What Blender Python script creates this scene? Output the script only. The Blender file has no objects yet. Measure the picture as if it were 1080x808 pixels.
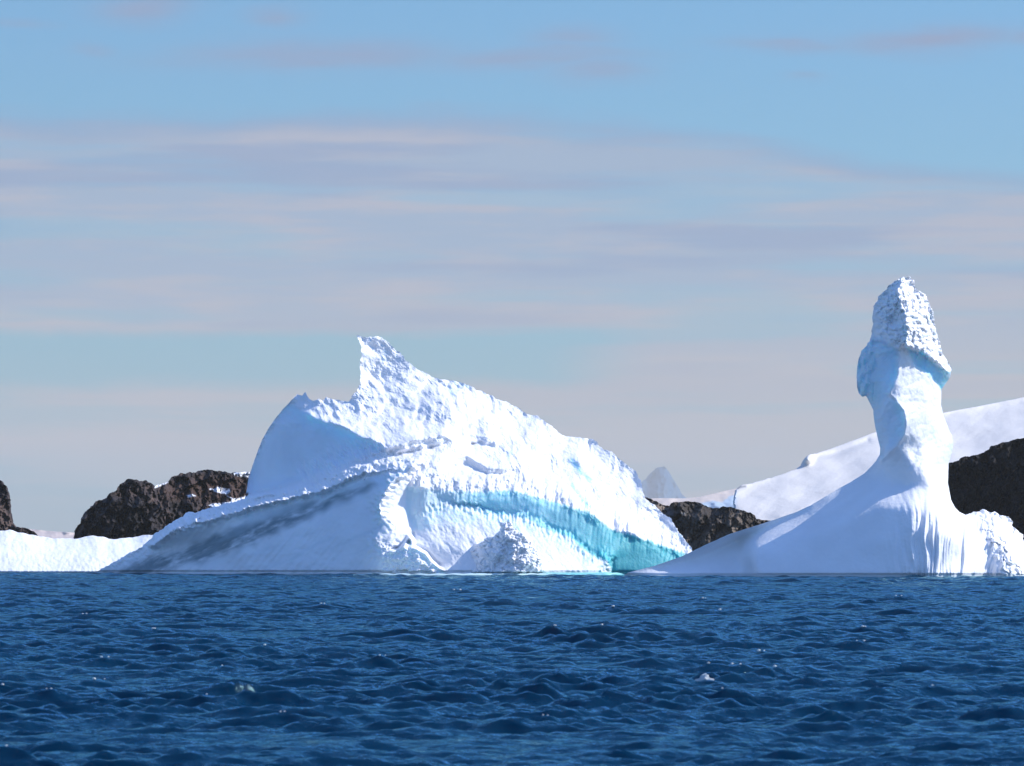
import bpy, math, random
import numpy as np
from mathutils import Vector
from mathutils.geometry import delaunay_2d_cdt

# ------------------------------------------------------------------ camera model
# telephoto view from a small boat: photo pixels (1080 x 808) <-> directions
F, UC, VH, CH = 6000.0, 540.0, 573.0, 1.7
sc = bpy.context.scene
C = sc.collection

# ------------------------------------------------------------------ numpy noise
_rs = np.random.RandomState(7)
_perm = _rs.permutation(256).astype(np.int32)
_perm = np.concatenate([_perm, _perm, _perm, _perm])
_g = _rs.normal(size=(256, 3)).astype(np.float32)
_g /= np.linalg.norm(_g, axis=1)[:, None]

_ang = _rs.rand(256) * 6.2832
_gx = np.cos(_ang).astype(np.float32); _gy = np.sin(_ang).astype(np.float32)
def pn(x, y, z=0.0, seed=0):
    if np.ndim(z) == 0 and np.ndim(x) > 1:
        x = np.asarray(x, np.float32) + np.float32(seed * 17.31); y = np.asarray(y, np.float32) + np.float32(seed * 5.77)
        xi = np.floor(x); yi = np.floor(y); fx = x - xi; fy = y - yi
        xi = xi.astype(np.int32) & 255; yi = yi.astype(np.int32) & 255
        u = fx * fx * fx * (fx * (fx * 6 - 15) + 10); v = fy * fy * fy * (fy * (fy * 6 - 15) + 10)
        pa = _perm[xi]; pb = _perm[xi + 1]; zi = int(seed * 3.13) & 255
        def g(pp, dx, dy):
            h = _perm[_perm[pp + yi + dy] + zi]
            return _gx[h] * (fx - dx) + _gy[h] * (fy - dy)
        a = g(pa, 0, 0); a += u * (g(pb, 1, 0) - a); b = g(pa, 0, 1); b += u * (g(pb, 1, 1) - b)
        return (a + v * (b - a)) * np.float32(1.35)
    x = np.asarray(x, np.float32) + seed * 17.31
    y = np.asarray(y, np.float32) + seed * 5.77
    z = np.broadcast_to(np.asarray(z, np.float32), x.shape) + seed * 3.13
    xi = np.floor(x); yi = np.floor(y); zi = np.floor(z)
    fx = x - xi; fy = y - yi; fz = z - zi
    xi = xi.astype(np.int32) & 255; yi = yi.astype(np.int32) & 255; zi = zi.astype(np.int32) & 255
    u = fx * fx * fx * (fx * (fx * 6 - 15) + 10)
    v = fy * fy * fy * (fy * (fy * 6 - 15) + 10)
    w = fz * fz * fz * (fz * (fz * 6 - 15) + 10)
    def g(dx, dy, dz):
        h = _perm[_perm[_perm[xi + dx] + yi + dy] + zi + dz]
        q = _g[h]
        return q[..., 0] * (fx - dx) + q[..., 1] * (fy - dy) + q[..., 2] * (fz - dz)
    a = g(0,0,0) + u * (g(1,0,0) - g(0,0,0)); b = g(0,1,0) + u * (g(1,1,0) - g(0,1,0))
    c = g(0,0,1) + u * (g(1,0,1) - g(0,0,1)); d = g(0,1,1) + u * (g(1,1,1) - g(0,1,1))
    e = a + v * (b - a); f = c + v * (d - c)
    return (e + w * (f - e)) * 1.5

def fbm(x, y, z=0.0, octv=4, seed=0, gain=0.5, ridged=False):
    s = 0; a = 1.0; t = 0; k = 1.0
    for i in range(octv):
        n = pn(x * k, y * k, np.asarray(z) * k, seed + i * 3)
        if ridged: n = 1 - 2 * np.abs(n)
        s = s + a * n; t += a; a *= gain; k *= 2.03
    return s / t

def worley(x, y, seed=0):
    """2-D cell noise: distance to nearest feature point and a value for that cell"""
    xi = np.floor(x).astype(np.int32); yi = np.floor(y).astype(np.int32)
    best = np.full(x.shape, 9.0, np.float32); val = np.zeros(x.shape, np.float32); sec = best.copy()
    for dx in (-1, 0, 1):
        for dy in (-1, 0, 1):
            cx = xi + dx; cy = yi + dy
            h = _perm[_perm[(cx + seed * 7) & 255] + (cy & 255)]
            h2 = _perm[h + 91]
            px = cx + h / 255.0; py = cy + h2 / 255.0
            d = np.sqrt((px - x) ** 2 + (py - y) ** 2).astype(np.float32)
            m = d < best
            sec = np.where(m, best, np.minimum(sec, d))
            val = np.where(m, _perm[h2 + 33] / 255.0, val); best = np.where(m, d, best)
    return best, sec, val

def facets(x, y, seed=0):
    """broken rock planes: every cell is a plane with its own tilt"""
    xi = np.floor(x).astype(np.int32); yi = np.floor(y).astype(np.int32)
    best = np.full(x.shape, 9.0, np.float32); out = np.zeros(x.shape, np.float32)
    for dx in (-1, 0, 1):
        for dy in (-1, 0, 1):
            cx = xi + dx; cy = yi + dy
            h = _perm[_perm[(cx + seed * 7) & 255] + (cy & 255)]; h2 = _perm[h + 91]; h3 = _perm[h2 + 57]; h4 = _perm[h3 + 11]
            ex = x - (cx + h / 255.0); ey = y - (cy + h2 / 255.0); d = ex * ex + ey * ey
            m = d < best
            best = np.where(m, d, best).astype(np.float32)
            out = np.where(m, (h3 / 127.5 - 1) * 1.3 * ex + (h4 / 127.5 - 1) * ey + (h / 255.0 - .5), out).astype(np.float32)
    return out

def sstep(a, b, x):
    t = np.clip((x - a) / (b - a), 0, 1)
    return t * t * (3 - 2 * t)

def blur(A, s):
    if s < 0.3: return A
    r = int(math.ceil(3 * s)); k = np.exp(-0.5 * (np.arange(-r, r + 1) / s) ** 2); k /= k.sum()
    P = np.pad(A, ((r, r), (0, 0)), mode='edge')
    B = sum(k[i] * P[i:i + A.shape[0]] for i in range(2 * r + 1))
    P = np.pad(B, ((0, 0), (r, r)), mode='edge')
    return sum(k[i] * P[:, i:i + A.shape[1]] for i in range(2 * r + 1)).astype(np.float32)

def seg_dist(U, V, pts, closed=False):
    p = [(a[0], a[1]) for a in pts]
    q = p[1:] + ([p[0]] if closed else [])
    best = np.full(U.shape, 1e9, np.float32)
    for (ax, ay), (bx, by) in zip(p, q):
        dx, dy = bx - ax, by - ay
        L = dx * dx + dy * dy + 1e-9
        t = np.clip(((U - ax) * dx + (V - ay) * dy) / L, 0, 1)
        best = np.minimum(best, (U - ax - t * dx) ** 2 + (V - ay - t * dy) ** 2)
    return np.sqrt(best)

def inside(U, V, pts):
    r = np.zeros(U.shape, bool)
    n = len(pts)
    for i in range(n):
        ax, ay = pts[i][:2]; bx, by = pts[(i + 1) % n][:2]
        if ay == by: continue
        c = (ay > V) != (by > V)
        r ^= c & (U < (bx - ax) * (V - ay) / (by - ay) + ax)
    return r

def sdf(U, V, pts):
    d = seg_dist(U, V, pts, True)
    return np.where(inside(U, V, pts), -d, d)

def soft(U, V, pts, feather):
    """1 inside the polygon, fading over `feather` px"""
    return 1 - sstep(-feather, feather, sdf(U, V, pts))

# ------------------------------------------------------------------ TIN from traced ridge lines
def tin(U0, V0, step, nx, ny, lines):
    verts, edges, dep = [], [], []
    for ln in lines:
        last = None
        for (u, v, d) in ln:
            i = len(verts); verts.append(Vector((u, v))); dep.append(d)
            if last is not None: edges.append((last, i))
            last = i
    ov, oe, of, orv, _, _ = delaunay_2d_cdt(verts, edges, [], 0, 1e-4)
    dv = []
    base = np.array([(a.x, a.y) for a in verts]); dd = np.array(dep)
    for k, a in enumerate(ov):
        if orv[k]: dv.append(dep[orv[k][0]])
        else:
            r = np.hypot(base[:, 0] - a.x, base[:, 1] - a.y) + .01
            w = 1 / r ** 3; dv.append(float((w * dd).sum() / w.sum()))
    D = np.zeros((ny, nx), np.float32); M = np.zeros((ny, nx), np.float32)
    for f in of:
        if len(f) != 3: continue
        (ax, ay), (bx, by), (cx, cy) = [(ov[i].x, ov[i].y) for i in f]
        den = (by - cy) * (ax - cx) + (cx - bx) * (ay - cy)
        if abs(den) < 1e-9: continue
        i0 = max(0, int((min(ax, bx, cx) - U0) / step)); i1 = min(nx, int((max(ax, bx, cx) - U0) / step) + 2)
        j0 = max(0, int((min(ay, by, cy) - V0) / step)); j1 = min(ny, int((max(ay, by, cy) - V0) / step) + 2)
        if i1 <= i0 or j1 <= j0: continue
        u, v = np.meshgrid(U0 + step * np.arange(i0, i1), V0 + step * np.arange(j0, j1))
        l1 = ((by - cy) * (u - cx) + (cx - bx) * (v - cy)) / den
        l2 = ((cy - ay) * (u - cx) + (ax - cx) * (v - cy)) / den
        l3 = 1 - l1 - l2
        m = (l1 >= -1e-6) & (l2 >= -1e-6) & (l3 >= -1e-6)
        val = l1 * dv[f[0]] + l2 * dv[f[1]] + l3 * dv[f[2]]
        D[j0:j1, i0:i1][m] = val[m]; M[j0:j1, i0:i1][m] = 1
    return D, M

def sample(A, x, y):
    ny, nx = A.shape
    x = np.clip(x, 0, nx - 1.001); y = np.clip(y, 0, ny - 1.001)
    i = x.astype(int); j = y.astype(int); fx = x - i; fy = y - j
    return (A[j, i] * (1 - fx) + A[j, i + 1] * fx) * (1 - fy) + (A[j + 1, i] * (1 - fx) + A[j + 1, i + 1] * fx) * fy

# ------------------------------------------------------------------ tagging
def tag(o, label=None, cat=None, group=None, kind=None):
    if label: o['label'] = label
    if cat: o['category'] = cat
    if group: o['group'] = group
    if kind: o['kind'] = kind
    return o

def new_mesh(name, co, quads, mat, normals=None, cols=None, extra=None):
    me = bpy.data.meshes.new(name)
    me.vertices.add(len(co)); me.vertices.foreach_set('co', co.astype(np.float32).ravel())
    n = len(quads)
    me.loops.add(n * 4); me.loops.foreach_set('vertex_index', quads.astype(np.int32).ravel())
    me.polygons.add(n); me.polygons.foreach_set('loop_start', (np.arange(n) * 4).astype(np.int32))
    me.polygons.foreach_set('use_smooth', np.ones(n, bool))
    me.update(calc_edges=True)
    if cols is not None:
        a = me.color_attributes.new('tint', 'FLOAT_COLOR', 'POINT')
        c4 = np.ones((len(co), 4), np.float32); c4[:, :3] = cols
        if extra is not None: c4[:, 3] = extra
        a.data.foreach_set('color', c4.ravel())
    me.validate()
    if normals is not None and len(me.vertices) == len(co):
        me.normals_split_custom_set_from_vertices(normals.tolist())
    me.materials.append(mat)
    o = bpy.data.objects.new(name, me); C.objects.link(o)
    return o

def relief(outline, lines, Y0, step, mat, sharp=(), s_wide=8, s_sharp=1.5, sharp_r=8,
           warp=None, sil=None, shape=None, paint=None, thick=8.0, thick_r=60.0, parts=None, name='iceberg',
           rim=0.0, pad=6, round_back=True):
    """A closed solid: traced outline, sculpted front at real distance, thick rounded back."""
    us = [p[0] for p in outline]; vs = [p[1] for p in outline]
    U0, V0 = min(us) - pad, min(vs) - pad
    nx = int((max(us) + pad - U0) / step) + 1; ny = int((max(vs) + pad - V0) / step) + 1
    U, V = np.meshgrid(U0 + step * np.arange(nx), V0 + step * np.arange(ny))
    U = U.astype(np.float32); V = V.astype(np.float32)
    D0, M = tin(U0, V0, step, nx, ny, lines)
    def nb(s):
        w = blur(M, s / step); return blur(D0 * M, s / step) / np.maximum(w, 1e-6), w
    Dw, ww = nb(s_wide); Dw3, w3 = nb(s_wide * 2.5); Dw = np.where(ww > 1e-4, Dw, Dw3)
    Ds, ws = nb(s_sharp); Ds = np.where(ws > 1e-3, Ds, Dw)
    k = np.zeros_like(Dw)
    for ln in sharp: k = np.maximum(k, np.exp(-(seg_dist(U, V, ln) / sharp_r) ** 2))
    D = Dw + (Ds - Dw) * k
    if warp is not None:
        du, dv = warp(U, V)
        D = sample(D, (U + du - U0) / step, (V + dv - V0) / step).astype(np.float32)
    Us, Vs = U, V
    if sil is not None:
        du, dv = sil(U, V); Us, Vs = U + du, V + dv
    S = sdf(Us, Vs, outline).astype(np.float32)
    if rim: D = D + rim * (1 - np.sqrt(np.clip(1 - (1 - np.clip(-S / 14.0, 0, 1)) ** 2, 0, 1)))
    if shape is not None: D = shape(U, V, D, S)
    col = paint(U, V, D, S) if paint is not None else np.full(U.shape + (4,), .85, np.float32)
    ins = S < 0
    cell = ins[:-1, :-1] | ins[1:, :-1] | ins[:-1, 1:] | ins[1:, 1:]
    used = np.zeros_like(ins)
    used[:-1, :-1] |= cell; used[1:, :-1] |= cell; used[:-1, 1:] |= cell; used[1:, 1:] |= cell
    edge = used & ~ins
    gy, gx = np.gradient(S, step)
    gl = np.maximum(np.hypot(gx, gy), .3)
    mv = np.clip(S / gl, -1.2 * step, 1.2 * step)
    UU = np.where(edge, U - mv * gx / gl, U); VV = np.where(edge, V - mv * gy / gl, V)
    t = np.clip(-S / thick_r, 0, 1); T = thick * (np.sqrt(np.clip(1 - (1 - t) ** 2, 0, 1)) if round_back else t * (1.6 - .6 * t)) + .02
    def pos(Dm):
        Y = Y0 + Dm
        return np.stack([(UU - UC) * Y / F, Y, CH + (VH - VV) * Y / F], -1)
    Pf = pos(D)
    Pb = Pf.copy(); Pb[..., 1] += T   # the back: straight behind
    # normals of the front sheet
    a = np.gradient(Pf, axis=1); b = np.gradient(Pf, axis=0)
    N = np.cross(a, b); N /= np.maximum(np.linalg.norm(N, axis=-1, keepdims=True), 1e-9)
    N = np.where(N[..., 1:2] > 0, -N, N)
    reg = np.zeros(cell.shape, int)
    pl = parts or []
    Uc, Vc = U[:-1, :-1] + step / 2, V[:-1, :-1] + step / 2
    wu = 3 * pn(Uc / 9, Vc / 9, 0, 5); wv = 3 * pn(Uc / 9, Vc / 9, 0, 6)
    for i, (pname, poly, _) in enumerate(pl):
        if poly is None: continue
        reg[inside(Uc + wu, Vc + wv, poly)] = i + 1
    root = None; objs = []
    for r in range(len(pl) + 1):
        cm = cell & (reg == r)
        jj, ii = np.nonzero(cm)
        if len(jj) == 0: continue
        ids = -np.ones(U.shape, int)
        um = np.zeros_like(ins); um[jj, ii] = 1; um[jj + 1, ii] = 1; um[jj, ii + 1] = 1; um[jj + 1, ii + 1] = 1
        nf = um.sum(); ids[um] = np.arange(nf)
        q = np.stack([ids[jj, ii], ids[jj + 1, ii], ids[jj + 1, ii + 1], ids[jj, ii + 1]], 1)
        co = Pf[um]; nr = N[um]; cl = col[um]
        bm = um & ~edge; idb = ids.copy(); nb_ = bm.sum(); idb[bm] = nf + np.arange(nb_)
        qb = np.stack([idb[jj, ii], idb[jj, ii + 1], idb[jj + 1, ii + 1], idb[jj + 1, ii]], 1)
        co = np.concatenate([co, Pb[bm]]); nrb = N[bm].copy(); nrb[:, 1] *= -1
        nr = np.concatenate([nr, nrb]); cl = np.concatenate([cl, col[bm]])
        quads = np.concatenate([q, qb])
        nm = name if r == 0 else pl[r - 1][0]
        o = new_mesh(nm, co, quads, mat if r == 0 or pl[r - 1][2] is None else pl[r - 1][2],
                     nr if pl else None, cl[:, :3], cl[:, 3])
        if r == 0: root = o
        else: o.parent = root
        objs.append(o)
    return root, objs

# ------------------------------------------------------------------ node helper
def mat_new(name):
    m = bpy.data.materials.new(name); m.use_nodes = True
    nt = m.node_tree; nt.nodes.clear()
    return m, nt, nt.nodes, nt.links

def ice_material(name, fine=1.0, rough=.55, sss=0.0, px=1.0):
    m, nt, N, L = mat_new(name)
    out = N.new('ShaderNodeOutputMaterial'); bs = N.new('ShaderNodeBsdfPrincipled')
    at = N.new('ShaderNodeAttribute'); at.attribute_name = 'tint'
    tc = N.new('ShaderNodeTexCoord')
    n1 = N.new('ShaderNodeTexNoise'); n1.inputs['Scale'].default_value = 3.2 / px; n1.inputs['Detail'].default_value = 5
    n1.inputs['Roughness'].default_value = .62
    L.new(tc.outputs['Object'], n1.inputs['Vector'])
    n2 = N.new('ShaderNodeTexNoise'); n2.inputs['Scale'].default_value = .5 / px; n2.inputs['Detail'].default_value = 3
    L.new(tc.outputs['Object'], n2.inputs['Vector'])
    # albedo varies a little: wind-packed snow against fresh
    mr = N.new('ShaderNodeMapRange'); L.new(n2.outputs['Fac'], mr.inputs['Value'])
    mr.inputs['From Min'].default_value = .35; mr.inputs['From Max'].default_value = .65
    mr.inputs['To Min'].default_value = .93; mr.inputs['To Max'].default_value = 1.0
    mx = N.new('ShaderNodeMix'); mx.data_type = 'RGBA'; mx.blend_type = 'MULTIPLY'; mx.inputs[0].default_value = 1
    L.new(at.outputs['Color'], mx.inputs[6]); L.new(mr.outputs[0], mx.inputs[7])
    L.new(mx.outputs[2], bs.inputs['Base Color'])
    bs.inputs['Roughness'].default_value = rough
    bs.inputs['Specular IOR Level'].default_value = .25
    bu = N.new('ShaderNodeBump'); bu.inputs['Strength'].default_value = .8; bu.inputs['Distance'].default_value = .05 * fine * px
    L.new(n1.outputs['Fac'], bu.inputs['Height']); L.new(bu.outputs[0], bs.inputs['Normal'])
    if sss:
        mp = N.new('ShaderNodeMath'); mp.operation = 'MULTIPLY'; mp.inputs[1].default_value = sss
        L.new(at.outputs['Alpha'], mp.inputs[0]); L.new(mp.outputs[0], bs.inputs['Subsurface Weight'])
        bs.inputs['Subsurface Radius'].default_value = (.15, .7, 1.0)
        bs.inputs['Subsurface Scale'].default_value = 1.2
    L.new(bs.outputs[0], out.inputs[0])
    return m

def rock_material(name, c1, c2, c3, px):
    m, nt, N, L = mat_new(name)
    out = N.new('ShaderNodeOutputMaterial'); bs = N.new('ShaderNodeBsdfPrincipled')
    at = N.new('ShaderNodeAttribute'); at.attribute_name = 'tint'
    tc = N.new('ShaderNodeTexCoord'); mp = N.new('ShaderNodeMapping'); mp.inputs['Scale'].default_value = (1, .6, .45)
    L.new(tc.outputs['Object'], mp.inputs[0])
    n1 = N.new('ShaderNodeTexNoise'); n1.inputs['Scale'].default_value = .42 / px; n1.inputs['Detail'].default_value = 7
    n1.inputs['Roughness'].default_value = .68; L.new(mp.outputs[0], n1.inputs['Vector'])
    cr = N.new('ShaderNodeValToRGB'); L.new(n1.outputs['Fac'], cr.inputs[0])
    e = cr.color_ramp.elements; e[0].position = .42; e[0].color = (*c1, 1); e[1].position = .64; e[1].color = (*c3, 1)
    k = e.new(.52); k.color = (*c2, 1)
    mx = N.new('ShaderNodeMix'); mx.data_type = 'RGBA'
    L.new(at.outputs['Alpha'], mx.inputs[0]); L.new(cr.outputs[0], mx.inputs[6]); L.new(at.outputs['Color'], mx.inputs[7])
    L.new(mx.outputs[2], bs.inputs['Base Color']); bs.inputs['Roughness'].default_value = .85
    bs.inputs['Specular IOR Level'].default_value = .2
    n2 = N.new('ShaderNodeTexNoise'); n2.inputs['Scale'].default_value = 2.2 / px; n2.inputs['Detail'].default_value = 6
    L.new(mp.outputs[0], n2.inputs['Vector'])
    bu = N.new('ShaderNodeBump'); bu.inputs['Strength'].default_value = .9; bu.inputs['Distance'].default_value = .09 * px
    L.new(n2.outputs['Fac'], bu.inputs['Height']); L.new(bu.outputs[0], bs.inputs['Normal'])
    L.new(bs.outputs[0], out.inputs[0])
    return m

SNOW = np.array([.925, .915, .925], np.float32)
def paint_mix(base, layers):
    """base colour array and a list of (mask, colour, translucency)"""
    out = np.zeros(base.shape[:2] + (4,), np.float32); out[..., :3] = base
    for m, c, s in layers:
        m = np.clip(m, 0, 1)[..., None]
        out[..., :3] = out[..., :3] * (1 - m) + np.array(c, np.float32) * m
        out[..., 3:] = out[..., 3:] * (1 - m) + s * m
    return out

mat_ice = ice_material('iceberg_ice', 1.0, sss=1.0)
mat_snow_far = ice_material('far_snow', .7, px=3.0)

BOT = 646
# ================================================================== MAIN ICEBERG
top_r = [(376,353,8.7),(379.5,353.5,9.0),(384,356,9.2),(391,355.5,9.4),(398,354.5,9.6),(403,356,9.6),(408,360,9.6),(415,367,9.5),
 (422,373,9.5),(428,380,9.4),(434,386,9.4),(442,390,9.4),(450,394,9.5),(458,398,9.5),(465,400,9.6),(475,401,9.6),(485,403,9.6),
 (495,406.5,9.7),(510,414,9.7),(525,421,9.7),(540,427,9.6),(548,431,9.5),(556,437,9.3),(565,438.5,9.2),(572,442,9.2),(580,448,9.0),(588,455,8.7),
 (597,461,8.6),(610,461,9),(627,464,9.2),(632,471,8.8),(645,477,8.6),(655,485,8.2),(662,492,8),(670,497,7.9),(676,507,7.4),
 (678,520,6.6),(681,526,6.4),(688,531,6.2),(697,540,5.8),(705,545,5.6),(712,555,5.2),(718,563,4.8),(724,571,4.4),(730,579,4),(738,592,3.4),(742,606,3),(744,BOT,3)]
sail_l = [(259,524,11),(262,505,11),(266,492,10.8),(271,478,10.6),(276,465,10.4),(283,452,10.2),(290,442,10),(298,432,9.6),(305,425,9.1),(310,419,8.6)]
sail_top = [(314,416,8.6),(318,416.5,8.3),(322,413,8.1),(325,419,7.7),(330,423,7.5),(336,421,7.3),(341,423,7.2),(344,418,7.3),(350,420,7.1),(360,423,6.9),
 (368,424,6.8),(371,418,6.8),(376,412,7.0),(380,405,7.4),(380,395,7.8),(380,380,8.2),(381,370,8.4),(379,360,8.6)]
tail = [(90,BOT,6.6),(90,611,6.6),(100,604,6.3),(112,597,6.1),(125,590,5.8),(138,583,5.7),(150,576,5.6),(160,567,5.4),(166,561,5.4),(172,557,5.3),(184,549,5.2),(191,545,5.2),(197,541,5.1),(205,541,5),
 (215,538,4.8),(222,535,4.7),(230,534,4.5),(237,530,4.2),(245,530,3.9),(252,527,3.7),(258,526,3.6)]
outline_main = [p[:2] for p in tail + sail_l + sail_top + top_r]
crestK = [(310,426,8.3),(318,432,7.1),(328,438,5.9),(335,443,5.3),(345,445.5,4.7),(357,447,4.2),(365,450.5,3.8),(375,457,3.1),(382,461,2.7),(392,463,2.3),(400,466,2),(408,471,1.6)]
face_bot = [(263,521,9.6),(280,518,8.4),(300,513.5,7.2),(320,508,6),(340,500,3.5),(358,492,2.9),(375,485,2.5),(395,478,2.0),(408,475,1.5)]
ledge = [(300,516,3.3),(330,508,2.7),(352,498,2.3),(375,489,1.7),(400,484,1.3),(430,482,.9)]
fr_top = [(262,525,3.3),(280,521,2.9),(300,518,2.5),(322,514,2.1),(340,509,1.8),(352,502,1.5),(366,496,1.1),(385,491,.6),(410,489,0),(437,488,-.6)]
fr_bot = [(160,575,4.4),(180,562,3.9),(200,552,3.4),(230,545,2.8),(262,537,2.2),(285,531,1.7),(300,527,1.4),(325,522,.9),(342,517,.6),(354,511,.4),(366,505,.1),(385,499,-.3),(410,496,-.8),(436,492,-1.25)]
fr_und = [(240,548,3.1),(262,540,2.8),(285,534,2.3),(300,530,2.0),(325,525,1.5),(342,520,1.2),(354,514,1.0),(366,508,.7),(385,502,.3),(405,499,-.3),(427,497.5,-1.1)]
wallmid = [(130,598,5.6),(170,580,5.0),(210,572,4.2),(250,566,2.3),(300,560,1.0),(350,552,-.4),(390,540,-1.9)]
corner = [(437,491,-1.3),(425,500,-1.9),(412,509,-2.6),(405,520,-2.9),(400,533,-3.1),(401,541,-3.1),(410,551,-3.1),(415,556,-3.0),(408,563,-3.3),(397,570,-3.6),(402,574,-3.7),(416,575,-3.6),(404,582,-3.8)]
alc = [(440,497,.2),(431,508,-.6),(427,520,-.9),(429,535,-1.0),(434,550,-1.2),(436,562,-1.4),(430,572,-2.2)]
ridgeE = [(408,473,1.3),(417,470,1.6),(424,469,1.7),(432,465,1.9),(440,463,2.0),(452,462,2.4),(466,459,2.8),(471,460,3.2),(480,465,3.5),(495,466,4.2),(512,468,4.8)]
ridgeE2 = [(409,480,1.55),(418,480,1.9),(427,478,2.0),(440,476,2.3),(452,473,2.6),(463,470,2.9),(475,468,3.2)]
ridgeF = [(498,462,5.0),(506,460,5.2),(515,462,5.2),(523,468,5.0)]
ridgeF2 = [(498,467,5.2),(507,467,5.3),(516,470,5.2),(523,473,5.0)]
ridgeG = [(480,486,1.9),(486,482,2.2),(492,480,2.5),(503,487,2.4),(515,494,2.2),(528,494,2.5),(540,491,3.2)]
ridgeG2 = [(482,492,2.0),(488,490,2.3),(494,489,2.5),(503,495,2.5),(515,500,2.3),(529,500,2.6),(541,497,3.2)]
shelf = [(440,485,-.2),(460,484,.6),(474,481,1.4)]
shelf2 = [(556,492,3.9),(575,500,4.6),(600,508,4.7),(640,528,4.6),(670,545,4.6),(700,562,4.2)]
lip0 = [(440,503,-.7),(460,505,-.2),(480,506,.2),(510,506,.9),(540,508,1.4),(565,512,2),(590,520,2.2),(610,527,2.3),(630,538,2.4),(650,548,2.6),(675,557,2.9),(700,568,3.3),(718,579,3.6)]
lip = [(436,511,-1.1),(447,517,-1.0),(460,519,-.8),(480,520,-.6),(500,521,-.3),(520,520,.1),(540,518,.5),(560,522,.7),(575,528,.8),(590,533,1),(605,537,1.2),(622,541,1.4),(634,551,1.4),(644,558,1.5),(666,562,1.9),(680,570,2.1),(690,574,2.3),(713,584,2.8),(735,596,3.0)]
und = [(u, v + 2.5, d - .02) for (u, v, d) in lip[:-1]]
und2 = [(u + 1, v + 9, d - .22) for (u, v, d) in lip[3:-2]]
mtop = [(446,543,-1.7),(455,534,-1.2),(470,531,-.8),(490,533,-.5),(505,536,-.3),(520,542,-.2),(537,544,-.1),(548,544,0),(553,541,.1),(558,547,0),(569,550,0),(577,558,-.1),(590,562,-.1),(601,564,0),(607,573,-.3),(614,577,-.3),(622,584,-.4),(629,587,-.4),(636,585,-.3),(642,591,-.4),(639,598,-.6),(636,604,-.8)]
mback = [(u + .8, v - 2.5, d + (.58 if u > 575 else .30 if u > 470 else .12)) for (u, v, d) in mtop[:-2]] + [(645.5,591,.8),(646,603,.8)]
mmid = [(446,560,-2.3),(465,558,-2.1),(490,556,-1.8),(515,560,-1.7),(545,565,-1.6),(570,575,-1.6),(595,584,-1.5),(615,594,-1.3)]
mlow = [(440,575,-2.9),(460,578,-3.1),(490,585,-3.3),(560,592,-3.0),(590,598,-2.4),(615,603,-2.0)]
toe = [(404,584,-4.1),(412,581,-4.2),(420,580,-4.2),(427,573,-4.2),(431,567,-4.1),(434,568,-4.1),(436,577,-4.2),(443,580,-4.2),(450,584,-4.3),(456,592,-4.3),(463,598,-4.4),(470,602,-4.4)]
toeb = [(u, v - 2, -2.9) for (u, v, d) in toe[1:-1]]
wl = [(100,606,6.2),(150,606,4.8),(200,606,3.4),(262,606,1.2),(300,606,0),(350,606,-1.8),(400,606,-4.2),(450,606,-4.5),(480,606,-4.4),(520,606,-4.8),(560,606,-4.2),(590,606,-3.2),(620,606,-2.3),(636,606,-1.2)]
wlr = [(650,606,.8),(680,606,1.3),(715,606,2.1)]
wb = [(u, BOT, d) for (u, v, d) in wl]; wb2 = [(u, BOT, d) for (u, v, d) in wlr]
slope_pts = [[(395,400,8.4)],[(390,425,6.9)],[(400,440,5.6)],[(430,430,7.0)],[(388,380,8.7)],[(470,430,6.0)],[(470,447,5.0)],[(510,445,6.2)],[(545,460,6.6)],[(590,485,6.4)],[(630,500,6.6)],[(655,520,6.1)],[(690,550,5.2)],
  [(605,468,8.0),(612,480,6.9),(618,489,6.6)],[(622,472,8.6),(626,482,7.9),(633,490,7.1)],[(328,430,7.0)],[(355,434,6.1)],[(375,442,5.2)]]
blueface = [[(290,480,7.9)],[(320,470,6.0)],[(345,475,4.6)],[(375,472,3.0)],[(300,450,7.6)],[(320,495,6.3)]]
lines_main = [tail + sail_l + sail_top + top_r, crestK, face_bot, ledge, fr_top, fr_bot, fr_und, wallmid, corner, alc, ridgeE, ridgeE2, ridgeF, ridgeF2, ridgeG, ridgeG2, shelf, shelf2,
  lip0, lip, und, und2, mtop, mback, mmid, mlow, toe, toeb, wl, wlr, wb, wb2] + slope_pts + blueface

def main_warp(U, V):
    lipd = seg_dist(U, V, lip); frd = seg_dist(U, V, fr_bot)
    k = np.exp(-(lipd / 14) ** 2); kf = np.exp(-(frd / 7) ** 2)
    kc = np.exp(-(seg_dist(U, V, corner) / 10) ** 2); km = np.exp(-(seg_dist(U, V, mtop) / 8) ** 2)
    drip = .5 * pn(U / 2.8 + V / 30, V / 22, 0, 3) + .75 * pn(U / 7.5, V / 30, 0, 4) + .9 * pn(U / 19, V / 40, 0, 15)
    dv = k * 3.0 * drip + kf * 2.0 * (.6 * pn(U / 3.4, V / 6, 0, 8) + 1.0 * pn(U / 8, V / 9, 0, 9) + .9 * pn(U / 19, V / 19, 0, 16)) + km * 2.6 * (pn(U / 3, V / 7, 0, 12) + .7 * pn(U / 8, V / 8, 0, 13))
    du = kc * 3.0 * pn(U / 5, V / 4, 0, 10) + km * 1.6 * pn(U / 3, V / 3, 0, 14)
    g = 1.2 * (1 - np.maximum(k, kf)) * sstep(470, 440, V)
    return du + g * pn(U / 7, V / 7, 0, 1), dv + g * pn(U / 7, V / 7, 0, 2)

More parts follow.
